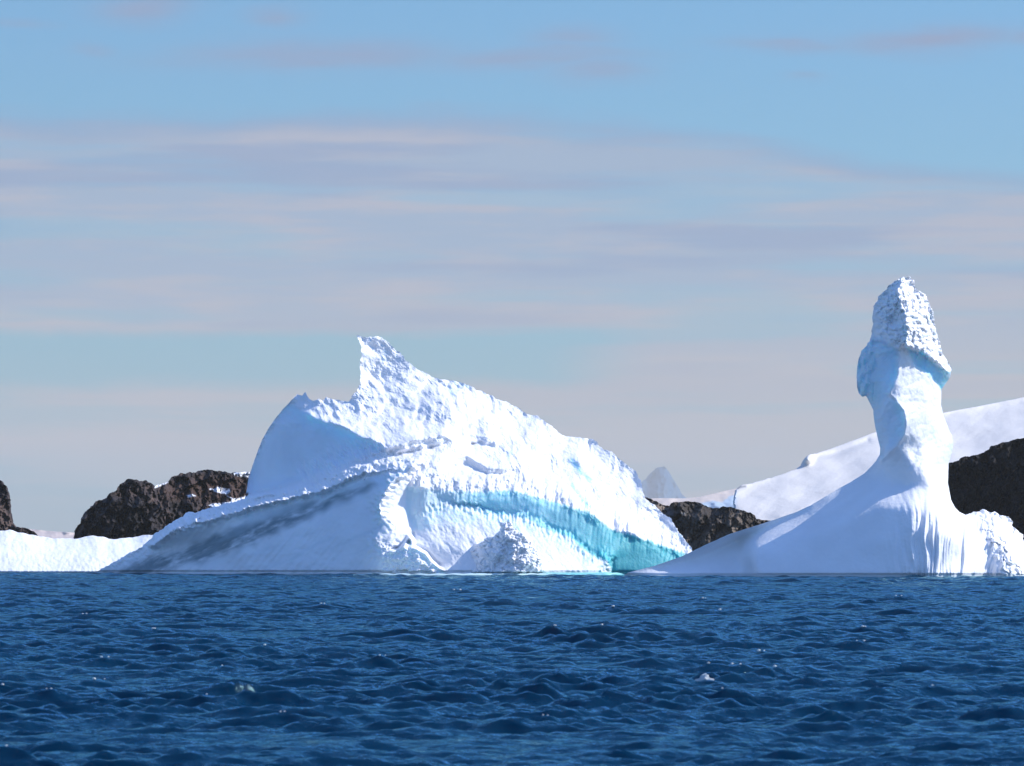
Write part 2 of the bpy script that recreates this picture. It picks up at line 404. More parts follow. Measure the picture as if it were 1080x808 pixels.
def main_sil(U, V):
    r = sstep(300, 315, U) + sstep(560, 530, V) * 0
    r = np.clip(r, .25, 1) * sstep(606, 598, V)
    r = np.maximum(r, ((U < 262) & (V < 604)) * .9)
    smooth = ((U > 258) & (U < 306) & (V < 523))
    r = np.where(smooth, .15, r)
    return r * (.9 * pn(U / 3, V / 3, 0, 31) + 1.2 * pn(U / 8, V / 8, 0, 32)), r * (.9 * pn(U / 3, V / 3, 0, 33) + 1.2 * pn(U / 8, V / 8, 0, 34))

P_face = [(255,528),(259,505),(300,425),(310,428),(345,447),(400,468),(405,474),(375,484),(340,499),(300,513),(262,522)]
P_wall = [(88,650),(88,608),(150,584),(200,556),(262,540),(300,530),(342,520),(366,508),(427,497),(410,511),(401,530),(400,541),(415,556),(396,570),(404,583),(402,650)]
P_turq = [(428,512),(447,517),(500,520),(540,518),(575,528),(605,537),(622,541),(644,558),(690,574),(735,590),(740,650),(640,650),(642,595),(614,578),(577,558),(550,544),(500,536),(455,533),(440,560),(428,545)]
P_upper = [(305,424),(370,340),(500,400),(700,500),(750,600),(713,584),(644,558),(590,533),(540,519),(440,517),(436,495),(440,478),(408,474),(345,447)]
P_low = [(436,545),(470,532),(540,544),(600,565),(640,590),(636,606),(470,606),(430,572)]

def main_shape(U, V, D, S):
    Z = (606 - V) / 20.0
    up = soft(U, V, P_upper, 5) * (1 - .0)
    face = soft(U, V, P_face, 4); wall = soft(U, V, P_wall, 4); tq = soft(U, V, P_turq, 3); low = soft(U, V, P_low, 4)
    snout = soft(U, V, [(398,530),(436,494),(434,550),(436,575),(396,572),(412,556)], 4)
    rest = np.clip(1 - up - face - wall - tq - low - .85 * snout, 0, 1)
    # streaked, wind-carved upper slope (running down to the right)
    a = math.radians(48); s = U * math.cos(a) + V * math.sin(a); p = -U * math.sin(a) + V * math.cos(a)
    wx = 14 * fbm(U / 40, V / 40, 0, 2, 140); p = p + wx; s = s + 10 * pn(U / 30, V / 30, 0, 143)
    amp = .5 + .9 * sstep(-.3, .5, fbm(U / 55, V / 45, 0, 2, 144))
    st = amp * .17 * fbm(s / 26, p / 10, 0, 4, 41, .5) + .55 * fbm(U / 42, V / 34, 0, 3, 45, .5)
    dimp = .085 * fbm(U / 7, V / 6.5, 0, 4, 47, .65) * (.5 + amp)
    f1, f2, cc = worley((s + 8 * pn(U / 12, V / 12, 0, 145)) / 34, p / 22, 21)
    D = D + up * (st + dimp + .20 * (cc - .5) * sstep(0, .35, f2 - f1))
    # ragged fringes
    frd = seg_dist(U, V, fr_bot); ft = seg_dist(U, V, fr_top)
    kf = np.exp(-(np.minimum(frd, ft) / 6) ** 2) * (U > 185)
    D = D + kf * (.08 * pn(U / 3.1, V / 3, 0, 51) + .24 * pn(U / 5.5, V / 5, 0, 52))
    kl = np.exp(-(seg_dist(U, V, lip0) / 13) ** 2) * (U > 425)
    D = D + kl * (.30 * fbm(U / 8 + V / 26, V / 11, 0, 4, 53) + .06 * pn(U / 3, V / 4, 0, 54))
    # rough ridge and rest
    D = D + rest * (.45 * fbm(U / 11, V / 8, 0, 4, 56) + .07 * pn(U / 3, V / 3, 0, 57)) * sstep(90, 200, U)
    kr = np.exp(-(seg_dist(U, V, ridgeE2) / 12) ** 2)
    D = D + kr * .45 * fbm(U / 10, V / 9, 0, 4, 58)
    D = D + np.exp(-(seg_dist(U, V, [(328,500),(350,488),(395,474)]) / 13) ** 2) * .75 * fbm((U - .5 * V) / 9, V / 14, 0, 4, 59)
    # smooth walls: faint flutes
    D = D + wall * (.10 * fbm(U / 30, V / 18, 0, 3, 60) + .05 * pn((U + V * .8) / 6, V / 40, 0, 61))
    D = D + face * (.10 * fbm(U / 40, V / 40, 0, 3, 62))
    D = D + tq * (.035 * fbm(U / 9, V / 40, 0, 3, 63) + .07 * fbm(U / 40, V / 24, 0, 2, 64))
    D = D + low * (.16 * fbm((U - V * .5) / 15, V / 26, 0, 3, 65) + .035 * fbm(U / 4, V / 4, 0, 2, 66))
    tl = (U < 200) * sstep(200, 150, U) * sstep(606, 590, V)
    D = D + tl * .18 * fbm(U / 12, V / 9, 0, 3, 67)
    # dark melt notch at the water line
    nt = sstep(601.0, 603.5, V)
    D = D + nt * .15
    return D

def main_paint(U, V, D, S):
    base = np.ones(U.shape + (3,), np.float32) * SNOW
    w1 = 5 * pn(U / 14, V / 14, 0, 71); w2 = 5 * pn(U / 14, V / 14, 0, 72)
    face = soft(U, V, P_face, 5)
    tq = soft(U, V + 2.0 * pn(U / 3, V / 20, 0, 70), [(428,512),(447,516),(500,519),(540,517),(575,527),(605,536),(622,541),(644,558),(690,573),(735,588),(745,650),(643,650),(645,600),(641,592),(629,588),(614,578),(601,566),(577,559),(558,548),(548,544),(520,542),(505,537),(470,532),(455,535),(444,548),(448,560),(436,558),(428,540)], 2.0)
    tqs = soft(U + 5 * pn(U / 9, V / 16, 0, 77), V + 9 * pn(U / 8, V / 20, 0, 78) - 3, [(432,520),(460,524),(500,524),(545,524),(580,534),(620,552),(650,568),(690,584),(720,600),(650,606),(622,598),(590,578),(560,560),(520,552),(470,546),(446,556)], 9) * .55
    deep = sstep(540, 690, U + (V - 540) * .6)
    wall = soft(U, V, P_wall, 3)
    lft = .45 + .55 * sstep(450, 520, U)
    sx = .86; sy = .5
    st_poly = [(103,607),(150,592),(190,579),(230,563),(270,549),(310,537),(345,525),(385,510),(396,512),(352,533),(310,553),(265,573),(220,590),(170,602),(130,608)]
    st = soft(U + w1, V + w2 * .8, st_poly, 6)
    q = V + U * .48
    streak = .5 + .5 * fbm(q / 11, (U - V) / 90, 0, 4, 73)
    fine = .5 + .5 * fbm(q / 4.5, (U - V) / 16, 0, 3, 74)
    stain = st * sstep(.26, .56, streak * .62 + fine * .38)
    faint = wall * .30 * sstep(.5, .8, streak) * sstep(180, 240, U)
    undr = np.exp(-(seg_dist(U, V, [(262,545),(300,537),(342,527),(366,516),(395,507),(425,500)]) / 9) ** 2)  # cyan darkening below the fringe: the shade there put into the colour
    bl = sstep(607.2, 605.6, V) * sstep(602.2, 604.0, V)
    glow = np.exp(-(seg_dist(U, V, [(312,432),(345,450),(372,460)]) / 11) ** 2) * face
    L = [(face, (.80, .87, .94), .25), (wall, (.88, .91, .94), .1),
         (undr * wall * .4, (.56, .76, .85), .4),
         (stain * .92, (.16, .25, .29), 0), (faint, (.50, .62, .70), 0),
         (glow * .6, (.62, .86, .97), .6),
         (tqs * (1 - tq), (.62, .86, .92), .5), (tq * .92 * lft, (.32, .70, .81), .4), (tq * deep * .92, (.06, .46, .51), .4),
         (soft(U, V, [(400,583),(412,580),(420,579),(431,567),(436,577),(450,584),(463,598),(472,606),(472,650),(400,650)], 2), (.88, .91, .94), .1)]
    # faint blue patches scattered over the slope
    hl = sstep(.30, .55, fbm(U / 20, V / 34, 0, 3, 76)) * soft(U, V, P_upper, 6)
    L.append((hl * .35, (.66, .86, .96), .3))
    gr = np.exp(-(seg_dist(U, V, [(603,486),(612,497),(622,506)]) / 3.2) ** 2) + np.exp(-(seg_dist(U, V, [(604,512),(613,525),(620,534)]) / 2.8) ** 2)  # two blue grooves: shaded creases put into the colour
    L.append((gr * .8, (.50, .80, .93), .4))
    L.append((sstep(604, 606.5, V) * (U < 560) * .8, (.34, .44, .47), 0))  # dark band at the water line: the notch's shade painted in
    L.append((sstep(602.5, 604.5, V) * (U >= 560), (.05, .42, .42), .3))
    return paint_mix(base, L)

main_parts = [('peak', [(255,530),(250,400),(370,330),(520,400),(760,560),(760,600),(700,566),(640,540),(590,517),(540,504),(480,500),(440,480),(408,474),(340,502),(262,523)], None),
              ('blue_ice_band', [(445,517),(500,520),(540,518),(575,528),(605,537),(622,541),(644,558),(690,574),(735,590),(760,600),(760,660),(641,660),(643,598),(614,577),(577,556),(550,541),(500,534),(455,531),(440,545)], None)]
main_berg, _ = relief(outline_main, lines_main, 300.0, .5, mat_ice,
    sharp=[crestK, fr_top, fr_bot, fr_und, corner, lip, und, mtop, mback, toe, toeb, sail_top, ridgeE, ridgeE2, ridgeF, ridgeF2, ridgeG, ridgeG2, wlr], s_wide=5, s_sharp=.9, sharp_r=5,
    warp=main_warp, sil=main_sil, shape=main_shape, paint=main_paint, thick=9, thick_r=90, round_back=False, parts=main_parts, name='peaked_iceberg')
tag(main_berg, 'wide white iceberg with pointed fin peak, shaded blue wall and turquoise hollow', 'iceberg')

# rubble mound at its foot
rub = [(458,BOT),(459,607),(464,600),(470,594),(480,585),(495,577),(510,570),(520,565),(526,561),(528,556),(526,552),(533,550.5),(540,551.5),(541,557),(547,560),(553,564),(560,573),(567,584),(572,594),(577,607),(578,BOT)]
def rub_d(u, v): return -5.9 + .0011 * (u - 545) ** 2 * (1 if u < 545 else .8) + (606 - v) * .016
rl = [[(u, v, rub_d(u, v) + .1) for (u, v) in rub]] + [[(u, v, rub_d(u, v) - .3)] for u in range(470, 575, 12) for v in (600, 588) if inside(np.array([[float(u)]]), np.array([[float(v)]]), rub)[0, 0]] \
   + [[(535, 570, rub_d(535, 570) - .3)], [(520, 577, rub_d(520, 577) - .3)], [(550, 575, rub_d(550, 575) - .3)], [(535,605,-6.4)],[(500,605,-5.2)]]
def rub_shape(U, V, D, S):
    f1, f2, c = worley(U / 8 + .6 * pn(U / 9, V / 9, 0, 1), V / 6.5 + .6 * pn(U / 9, V / 9, 0, 2), 3)
    g1, g2, c2 = worley(U / 3.8 + .5 * pn(U / 4, V / 4, 0, 3), V / 3.4, 9)
    D = D - .16 * np.clip(f2 - f1, 0, .8) - .22 * (c - .5) - .10 * np.clip(g2 - g1, 0, .8) + .75 * fbm(U / 15, V / 11, 0, 5, 81, .6)
    return D + sstep(602, 604.5, V) * .3
def rub_paint(U, V, D, S):
    base = np.ones(U.shape + (3,), np.float32) * SNOW
    return paint_mix(base, [(sstep(602.5, 604.5, V) * .9, (.20, .36, .36), 0), (.5 * sstep(.1, .5, fbm(U / 12, V / 12, 0, 3, 82)), (.74, .83, .93), .1)])  # first layer paints the shade along the water line
rubble, _ = relief(rub, rl, 300.0, .5, mat_ice, s_wide=3, s_sharp=1, sil=lambda U, V: (3.4 * fbm(U / 7, V / 7, 0, 4, 83) * (V < 603), 4.2 * fbm(U / 9, V / 9, 0, 4, 84) * sstep(604, 596, V)),
    shape=rub_shape, paint=rub_paint, thick=2.5, thick_r=20, name='rubble_mound', rim=.3)
rubble.parent = main_berg
rubble['label'] = 'rough heap of broken ice at the foot of the iceberg'

# a wet ice foot just awash in front of the wall
ft = [(372,620),(374,605.4),(400,604.9),(440,605.1),(480,605.0),(520,604.7),(560,604.9),(600,604.3),(640,603.9),(655,604.6),(662,606),(663,620)]
foot, _ = relief(ft, [[(u, v, -5.4 + .004 * (u - 500)) for (u, v) in ft], [(400,606,-6.2),(500,606,-7),(640,606,-6)], [(400,620,-6.4),(640,620,-6.2)]], 300.0, .5, mat_ice, s_wide=2,
    sil=lambda U, V: (0 * U, .9 * pn(U / 9, V * 0, 0, 91) * (V < 610)),
    paint=lambda U, V, D, S: paint_mix(np.ones(U.shape + (3,), np.float32) * np.array([.62, .82, .84], np.float32), [(sstep(560, 600, U), (.30, .74, .74), .2)]), thick=1.5, thick_r=3, name='ice_foot')
foot.parent = main_berg

# ================================================================== PILLAR ICEBERG
PY = 284.0
pl_l = [(655,BOT,2.4),(655,609,2.4),(662,604,2.4),(690,597,2.4),(720,586.5,2.3),(742,575.5,2.1),(770,563,2.0),(800,553.5,1.8),(820,547,1.9),(840,540,1.9),(855,533,2.0),(870,524,2.1),(885,515,2.6),(898,508,2.4),
 (905,503.5,2.2),(912,499,2.0),(918,493,1.8),(924,486,1.6),(928,479,1.5),(928.5,473,1.4),(926,463,1.4),(924,454,1.4),(922,444,1.4),(921,432,1.5),(917,424,1.8),(913.5,417.5,2.0),(909.5,418.5,2.0),(906,415,2.0),
 (904,408,2.0),(903.5,398,2.0),(904,388,2.0),(905.5,379,1.9),(909,370,1.8),(914,364,1.7),(918,359,1.6),(919.5,350,1.6),(920,341,1.5),(920.5,330,1.4),(922,322,1.3),(927,313,1.1),(936,303,.9),(944,296,.7)]
pl_t = [(949,294,.7),(954,292,.7),(960,292.5,.9),(963.5,295,1.1)]
pl_r = [(965,303,1.5),(970,307,1.7),(976,311,1.9),(981,321,2.1),(985,332,2.2),(986,345,2.2),(990.5,359,2.3),(993,371,2.3),(999.5,381,2.3),(1004,389,2.3),(1002,398,2.3),(996,406.5,2.2),(992.8,411,2.1),
 (992.5,427,1.9),(995,438,1.9),(1000,451,2.0),(1004,460,2.1),(1005.6,468,2.1),(1004,478,2.1),(1000.5,489,2.1),(999.7,509,2.1),(1003,527,2.1),(1007,535,2.1),(1012,540,2.1),(1018,543,2.0)]
pl_b = [(1023,541,2.0),(1028,539.5,2.0),(1033,540,2),(1036,536.5,2.0),(1040,537,2.0),(1045,541,2.0),(1051,540.5,2),(1056,543.5,2.0),(1063,545,2.1),(1067,549,2.1),(1068,555,2.2),(1073,560,2.3),(1079,564,2.4),(1081,574,2.5),(1087,580,2.5),(1090,590,2.4),(1096,600,2.3),(1102,609,2.2),(1102,BOT,2.2)]
outline_p = [p[:2] for p in pl_l + pl_t + pl_r + pl_b]
headedge = [(950,297,-.4),(948,310,-.9),(951,322,-1.1),(957,335,-1.3),(958,348,-1.5),(954,362,-1.7)]
ridgeN = [(951,368,-1.0),(948,385,-1.2),(947,396,-1.3),(941,407,-1.5),(938,416,-1.6),(946,424,-1.7),(953,432,-1.8),(956,446,-1.8),(954,458,-1.8),(946,470,-1.6),(937,478,-1.1),(930,485,.2)]
headlow = [(921,352,1.5),(932,354,.2),(942,361,-.9),(950,366,-1.3),(956,362,-1.7),(963,367,-1.2),(972,368,-.8),(981,375,-.2),(990,383,.5),(1000,393,1.4)]
recess = [(955,367,-.9),(964,371,-.5),(973,372,-.1),(981,380,.4),(989,389,1.0),(996,399,1.7)]
recesslow = [(957,376,-.7),(966,386,-.2),(974,391,.2),(981,394,.6),(987,403,1.4),(991.5,412,1.8)]
necktop = [(952,372,-.9),(958,379,-.8),(966,389,-.4),(974,394,0),(981,397,.4),(986,406,.9),(991,415,1.6)]
lobel = [(913,372,1.2),(915,385,1.0),(916,400,1.0),(915,414,1.3)]
lober = [(920,365,.6),(921,385,.9),(921,405,.9),(922,420,.9)]
neckshade = [(934,375,-.4),(934,395,-.4),(930,415,.1),(930,440,-.1),(934,460,-.2),(935,425,-1.0)]
mold = [(939,419,-1.0),(931,428,-.0),(926,440,.6)]
rightN = [(980,430,-.2),(984,445,.1),(990,460,.4),(996,467,.8),(1001,472,1.4)]
rightN2 = [(975,470,-.6),(988,476,.0),(997,482,.9)]
baseN = [(930,492,.5),(945,487,-.9),(958,491,-1.7),(975,497,-1.7),(990,506,-.9)]
cresR = [(793,606,-1.2),(792,592,-.9),(795,580,-.4),(820,562,.4),(840,550,1.0),(855,541.5,1.3),(880,527,1.3),(905,513,.9),(925,508,.4),(945,510,-.7),(965,514,-1.9),(985,520,-2.0)]
behind = [(784,570,3.6),(800,562,2.5),(822,553,2.2),(845,543,2.1)]
lens = [(675,605.5,2.4),(700,600,2.8),(725,591.5,3.1),(744,584,3.4),(764,574.5,3.7),(781,566.5,3.9),(778,576,3.3),(783,584,2.5),(787,597,1.6)]
strip = [(690,598.8,2.6),(720,589.5,2.7),(745,580,2.8),(772,567,3.4)]
bodyp = [(820,585,-1.7),(855,566,-1.7),(860,588,-2.9),(895,548,-2.4),(900,580,-4.0),(930,535,-3.2),(940,565,-4.7),(960,535,-4.2),(975,560,-5.3),(990,540,-4.0),(1005,565,-4.8),(1020,560,-3.2),(1015,585,-4.6)]
groove = [(1020,548,.4),(1030,560,-1.2),(1036,575,-2.0),(1040,590,-2.4),(1042,604,-2.5)]
lumps = [(1032,552,-.2),(1045,556,-.9),(1052,570,-2.1),(1060,585,-2.8),(1070,575,-.8),(1075,595,-2.0)]
pwl = [(672,606,2.0),(700,606,1.5),(740,606,1.3),(785,606,1.2),(800,606,-2.2),(850,606,-3.4),(900,606,-4.8),(945,606,-5.8),(980,606,-6.1),(1010,606,-5.6),(1040,606,-3.0),(1055,606,-3.6),(1080,606,-2.4),(1100,606,0)]
pwb = [(u, BOT, d) for (u, v, d) in pwl]
headp = [(935,325,.1),(932,340,.2),(942,340,-.6),(968,325,-.1),(972,345,-.1),(978,360,.1),(965,355,-.7),(940,315,-.1),(986,372,.9)]
lines_p = [pl_l + pl_t + pl_r + pl_b, headedge, ridgeN, headlow, recess, recesslow, necktop, lobel, lober, rightN, rightN2, baseN, cresR, behind, lens, strip, groove, pwl, pwb] \
   + [[p] for p in neckshade + bodyp + lumps + headp] + [mold]
P_head = [(928,352),(925,330),(930,305),(948,286),(980,285),(1010,385),(1000,394),(981,377),(963,368),(952,367),(942,362),(934,357)]
P_lump = [(1024,530),(1060,530),(1110,600),(1110,612),(1060,606),(1046,580),(1036,560)]
def p_shape(U, V, D, S):
    hd = soft(U, V, P_head, 7); lp = soft(U, V, P_lump, 5)
    lob = soft(U, V, [(900,360),(921,360),(922,422),(900,422)], 3)
    D = D + hd * (.30 * fbm(U / 8, V / 8, 0, 4, 101, .6) + .30 * fbm((U + V * .2) / 11, (V - U * .7) / 22, 0, 3, 102))
    f1, f2, c = worley(U / 6 + pn(U / 9, V / 9, 0, 4) * .6, V / 6, 5)
    D = D - hd * (.20 * np.clip(f2 - f1, 0, .8) + .14 * (c - .5)) + hd * .16 * pn(U / 3.2, V / 3.2, 0, 119)
    D = D + hd * .55 * np.exp(-(np.hypot((U - 941) / 7, (V - 338) / 6)) ** 2)
    f1, f2, c = worley(U / 9 + pn(U / 9, V / 9, 0, 5) * .7, V / 8 + pn(U / 9, V / 9, 0, 6) * .5, 6)
    D = D - lp * (.35 * np.clip(f2 - f1, 0, .7) + .3 * (c - .5)) + lp * .4 * fbm(U / 7, V / 9, 0, 3, 103)
    D = D + lob * .3 * fbm(U / 5, V / 10, 0, 3, 104)
    nkm = soft(U, V, [(918,350),(990,372),(994,420),(1004,470),(1000,505),(930,500),(920,440)], 8)
    D = D + nkm * (.09 * fbm((U + .4 * V) / 20, V / 26, 0, 3, 125, .45, True) + .05 * fbm(U / 9, V / 14, 0, 3, 126))
    # melt flutes down the rounded front
    k = sstep(935, 975, U) * sstep(1065, 1045, U) * sstep(512, 560, V)
    uu = U + (V - 560) * .10 * (U - 985) / 30 + 3 * pn(U / 30, V / 30, 0, 7)
    fl = -np.abs(pn(uu / 8.5 + .5 * pn(U / 20, V / 40, 0, 8), V / 160, 0, 105)) * .30 + .09 * pn(uu / 3.2, V / 50, 0, 106) + .3 * pn(uu / 22, V / 90, 0, 118)
    D = D + k * fl
    k2 = sstep(920, 965, U) * sstep(1000, 970, U) * sstep(512, 522, V)
    D = D + k2 * (.10 * pn(uu / 6, V / 22, 0, 107) + .025 * fbm(U / 4, V / 4, 0, 2, 108))
    D = D + .08 * fbm(U / 40, V / 40, 0, 2, 109) + (1 - hd) * .006 * fbm(U / 4, V / 4, 0, 2, 111)
    return D + sstep(604, 606.5, V) * .12
def p_paint(U, V, D, S):
    base = np.ones(U.shape + (3,), np.float32) * SNOW
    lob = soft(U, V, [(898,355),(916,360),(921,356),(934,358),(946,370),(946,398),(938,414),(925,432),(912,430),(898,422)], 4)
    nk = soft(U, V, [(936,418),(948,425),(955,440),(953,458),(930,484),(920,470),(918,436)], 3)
    rc = soft(U, V, [(955,366),(964,370),(973,371),(990,387),(1004,394),(1000,402),(992,412),(987,403),(974,391),(966,386)], 2.5)  # blue recess: shading under the head's overhang put into the colour
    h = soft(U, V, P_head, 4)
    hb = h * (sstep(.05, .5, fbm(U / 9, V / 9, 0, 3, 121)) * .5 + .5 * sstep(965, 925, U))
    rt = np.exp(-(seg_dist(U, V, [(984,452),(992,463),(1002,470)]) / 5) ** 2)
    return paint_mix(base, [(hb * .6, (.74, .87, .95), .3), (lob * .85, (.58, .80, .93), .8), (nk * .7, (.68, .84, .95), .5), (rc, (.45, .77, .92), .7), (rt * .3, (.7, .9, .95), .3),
        (sstep(604.5, 607, V) * .6, (.36, .48, .50), 0)])  # water line darkened: shade of the notch put into the colour
p_parts = [('ice_column', [(895,350),(918,358),(942,362),(952,367),(963,368),(981,377),(1000,394),(1015,400),(1015,500),(985,503),(960,492),(945,488),(910,504),(890,480)], None),
           ('ice_cap', [(905,280),(1015,280),(1015,398),(1000,394),(981,377),(963,368),(952,367),(942,362),(918,358),(910,356)], None)]
p_berg, _ = relief(outline_p, lines_p, PY, .5, mat_ice, sharp=[headedge, ridgeN, headlow, recess, recesslow, necktop, mold, pl_l[24:32]], s_wide=4, s_sharp=1.0, sharp_r=4,
    warp=lambda U, V: (1.5 * pn(U / 6, V / 5, 0, 21) * (.35 + .65 * sstep(385, 365, V)) * (V < 490), (2.6 * pn(U / 4.5, V / 6, 0, 22) + 1.4 * pn(U / 2.2, V / 3, 0, 25)) * sstep(405, 385, V)),
    sil=lambda U, V: (np.where((V < 372) | (U > 1018), 1.0, .12) * 2.2 * fbm(U / 6, V / 6, 0, 3, 23), np.where((V < 372) | (U > 1018), 1.0, .12) * (V < 600) * 2.2 * fbm(U / 6, V / 6, 0, 3, 24)),
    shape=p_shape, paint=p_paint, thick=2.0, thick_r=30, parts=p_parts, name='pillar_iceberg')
tag(p_berg, 'white iceberg with one tall knobbly pillar rising from a smooth rounded base', 'iceberg')

# ================================================================== LOW ICEBERG AT THE LEFT
lo = [(-110,BOT,0),(-110,572,3),(-60,562,5),(0,560,6),(10,559,6),(23,562,6),(38,565,6),(57,568,6),(78,568,6),(98,565,6.2),(111,567,6.2),(119,569,6),(137,567,6.4),(153,564.5,6.6),(175,563,6.5),(215,580,5),(235,609,3),(235,BOT,3)]
low_l = [lo, [(-80,606,-2),(0,606,-2.4),(80,606,-2),(160,606,-1),(210,606,1)], [(-80,BOT,-2),(0,BOT,-2.4),(80,BOT,-2),(160,BOT,-1)], [(-60,585,.6),(0,584,.5),(50,586,.9),(100,585,1.0),(160,585,1.4)]]
def low_shape(U, V, D, S):
    D = D + .26 * fbm(U / 30, V / 26, 0, 3, 131) + .20 * pn(U / 9, V / 14, 0, 132) * .5 * sstep(562, 568, V) * sstep(596, 580, V)
    return D + .08 * fbm(U / 4, V / 4, 0, 2, 133) + sstep(602.5, 604.5, V) * .3
low_berg, _ = relief([p[:2] for p in lo], low_l, 318.0, .7, mat_ice, s_wide=5, shape=low_shape,
    sil=lambda U, V: (0 * U, .9 * pn(U / 7, V / 50, 0, 135) * (V < 600)),
    paint=lambda U, V, D, S: paint_mix(np.ones(U.shape + (3,), np.float32) * SNOW, [(.5 * sstep(.1, .5, pn(U / 5, V / 9, 0, 134)) * sstep(566, 572, V) * sstep(592, 580, V), (.84, .91, .95), .1), (sstep(603, 604.6, V) * .7, (.3, .5, .53), 0)]),  # last layer: painted shade at the water line
    thick=9, thick_r=50, name='low_iceberg')
tag(low_berg, 'low flat-topped bright white ice bank at the left, partly behind the peaked iceberg', 'iceberg')

# ================================================================== ROCKS
mat_rock = rock_material('dark_rock', (.009, .008, .010), (.030, .022, .022), (.12, .080, .066), 2.0)
mat_rock_mid = rock_material('brown_rock', (.045, .036, .030), (.17, .13, .10), (.36, .29, .23), 2.0)
mat_rock_right = rock_material('shaded_rock', (.006, .006, .008), (.013, .012, .014), (.035, .028, .025), 2.0)  # near-black copy of the rock, its shade put into the colour
def rock_shape(amp, sx=16, sy=20, seed=0):
    def f(U, V, D, S):
        r = fbm(U / sx, V / sy, 0, 6, 200 + seed, .55, True) * .55
        r = r + .8 * fbm((U + .3 * V) / (sx * 2), V / (sy * 3), 0, 3, 205 + seed, .5, True)
        wx = pn(U / 9, V / 9, 0, 4) * .35; wy = pn(U / 9, V / 9, 0, 5) * .35
        q = facets(U / 13 + wx, (V + .5 * U) / 17 + wy, 11 + seed) + .45 * facets(U / 5 + wx, (V - .4 * U) / 7 + wy, 12 + seed) + .2 * facets(U / 2.4 + wx, V / 3.2, 13 + seed)
        return D - amp * r - amp * .8 * q + amp * .6 * fbm(U / 40, V / 40, 0, 2, 210 + seed)
    return f
def rock_sil(seed, a=2.4):
    return lambda U, V: (a * fbm(U / 6, V / 6, 0, 4, seed, .6), a * fbm(U / 6, V / 6, 0, 4, seed + 9, .6))
snow_polys = [[(163,515),(165,510),(177,506.5),(178,509),(169,513)], [(245,500.5),(247,497.5),(264,496),(264,504),(256,503.5)],
  [(221,516),(230,513.5),(242,515.5),(243,518),(239,522),(246,526),(254,525),(264,521),(264,560),(232,560),(220,532),(236,530),(243,529),(244,526),(236,521),(226,519)],
  [(196,522.5),(204,521),(206,523),(199,525)]]
def head_paint(U, V, D, S):
    base = np.zeros(U.shape + (3,), np.float32)
    u = U + 1.3 * pn(U / 3, V / 3, 0, 221); v = V + 1.0 * pn(U / 3, V / 3, 0, 222)
    m = 0
    for p in snow_polys: m = np.maximum(m, soft(u, v, p, .6))
    br = soft(U + 6 * pn(U / 9, V / 9, 0, 2), V, [(165,515),(190,503),(262,498),(262,530),(190,530),(170,530)], 7) * .85
    return paint_mix(base, [(br, (.085, .045, .030), .75), (m, (.86, .88, .92), 1.0)])
hl = [(70,600,6),(76,575,4),(79,562,2),(81,556,1.5),(85,552,1),(88,541,1.5),(95,536,1.5),(101,529,2),(112,526,2),(114,521,2.4),(120,519,3),(127,511,3.4),(133,506,4),(140,505,4),(148,507,4.4),(155,508,5),(163,512,6),
      (170,511,9),(178,507,12),(182,503,14),(190,499.5,15),(205,498,16),(212,496,16),(218,495.5,17),(228,497,17),(240,498,18),(247,499,18),(262,497.5,19),(285,500,19),(310,520,16),(320,600,8)]
hh_l = [hl, [(95,575,-3),(120,580,-4),(150,580,-3),(190,580,-1),(240,580,2),(290,580,4)], [(130,535,-1),(150,525,1)], [(112,545,-1.5)], [(165,540,2.2)], [(168,520,7),(195,515,11),(225,512,14),(255,510,16)], [(165,526,4),(200,535,6),(240,536,9)], [(140,560,-3)]]
head_rock, _ = relief([p[:2] for p in hl], hh_l, 430.0, .7, mat_rock, s_wide=3, shape=rock_shape(2.6), sil=rock_sil(230), paint=head_paint, thick=14, thick_r=60, name='rock_headland')
tag(head_rock, 'dark rugged rock headland with small snow patches behind the low ice bank', 'rock')
ll = [(-130,600,6),(-130,520,6),(-90,500,5),(-50,490,4),(-20,497,3),(0,507,2.5),(5,512,2),(8.5,522,1.5),(10,538,1),(12,551,.5),(15.5,555.5,0),(26,556.5,0),(34,560,-.2),(38,565,-.5),(40,600,-1)]
ll_l = [ll, [(-90,570,-3),(-40,570,-3),(0,575,-2.5),(20,580,-2)], [(-10,530,0),(-40,530,-1)]]
zero_alpha = lambda U, V, D, S: np.zeros(U.shape + (4,), np.float32)
left_rock, _ = relief([p[:2] for p in ll], ll_l, 430.0, .7, mat_rock, s_wide=3, shape=rock_shape(1.5, seed=5), sil=rock_sil(240, 2.0), paint=zero_alpha, thick=12, thick_r=60, name='rock_stack')
tag(left_rock, 'steep dark rock at the far left edge with a low spur running right', 'rock')
ml = [(640,600,6),(650,530,5),(668,520,5),(677.5,523,4),(686,526,4),(694,530,4),(702,533.5,4),(706,534.5,4),(708,530.4,2),(714,529.4,2),(726.5,529,2),(739,530.4,2),(743,533,2),(751,535.5,1.5),(759,536.5,1.5),(763,534,.5),(773.5,535.5,.5),(784,538.6,.5),(792,540.6,.5),(796,543.7,.5),(798,547.8,1),(812,548.8,1),(830,556,1),(850,600,1)]
ml_l = [ml, [(660,580,-1),(700,580,-2),(740,580,-3),(790,580,-3),(830,585,-2)], [(715,540,0),(740,542,-.8),(765,545,-.5),(790,550,-1)], [(700,550,0)]]
def mid_paint(U, V, D, S):
    z = np.zeros(U.shape + (3,), np.float32)
    pale = np.exp(-(np.hypot((U - 721) / 5, (V - 541.5) / 1.8)) ** 2) * .75
    return paint_mix(z, [(pale, (.42, .40, .38), 1.0)])
mid_rock, _ = relief([p[:2] for p in ml], ml_l, 430.0, .7, mat_rock_mid, s_wide=2, shape=rock_shape(1.25, 12, 16, 9), sil=rock_sil(250, 1.6), paint=mid_paint, thick=12, thick_r=40, name='rock_ledge')
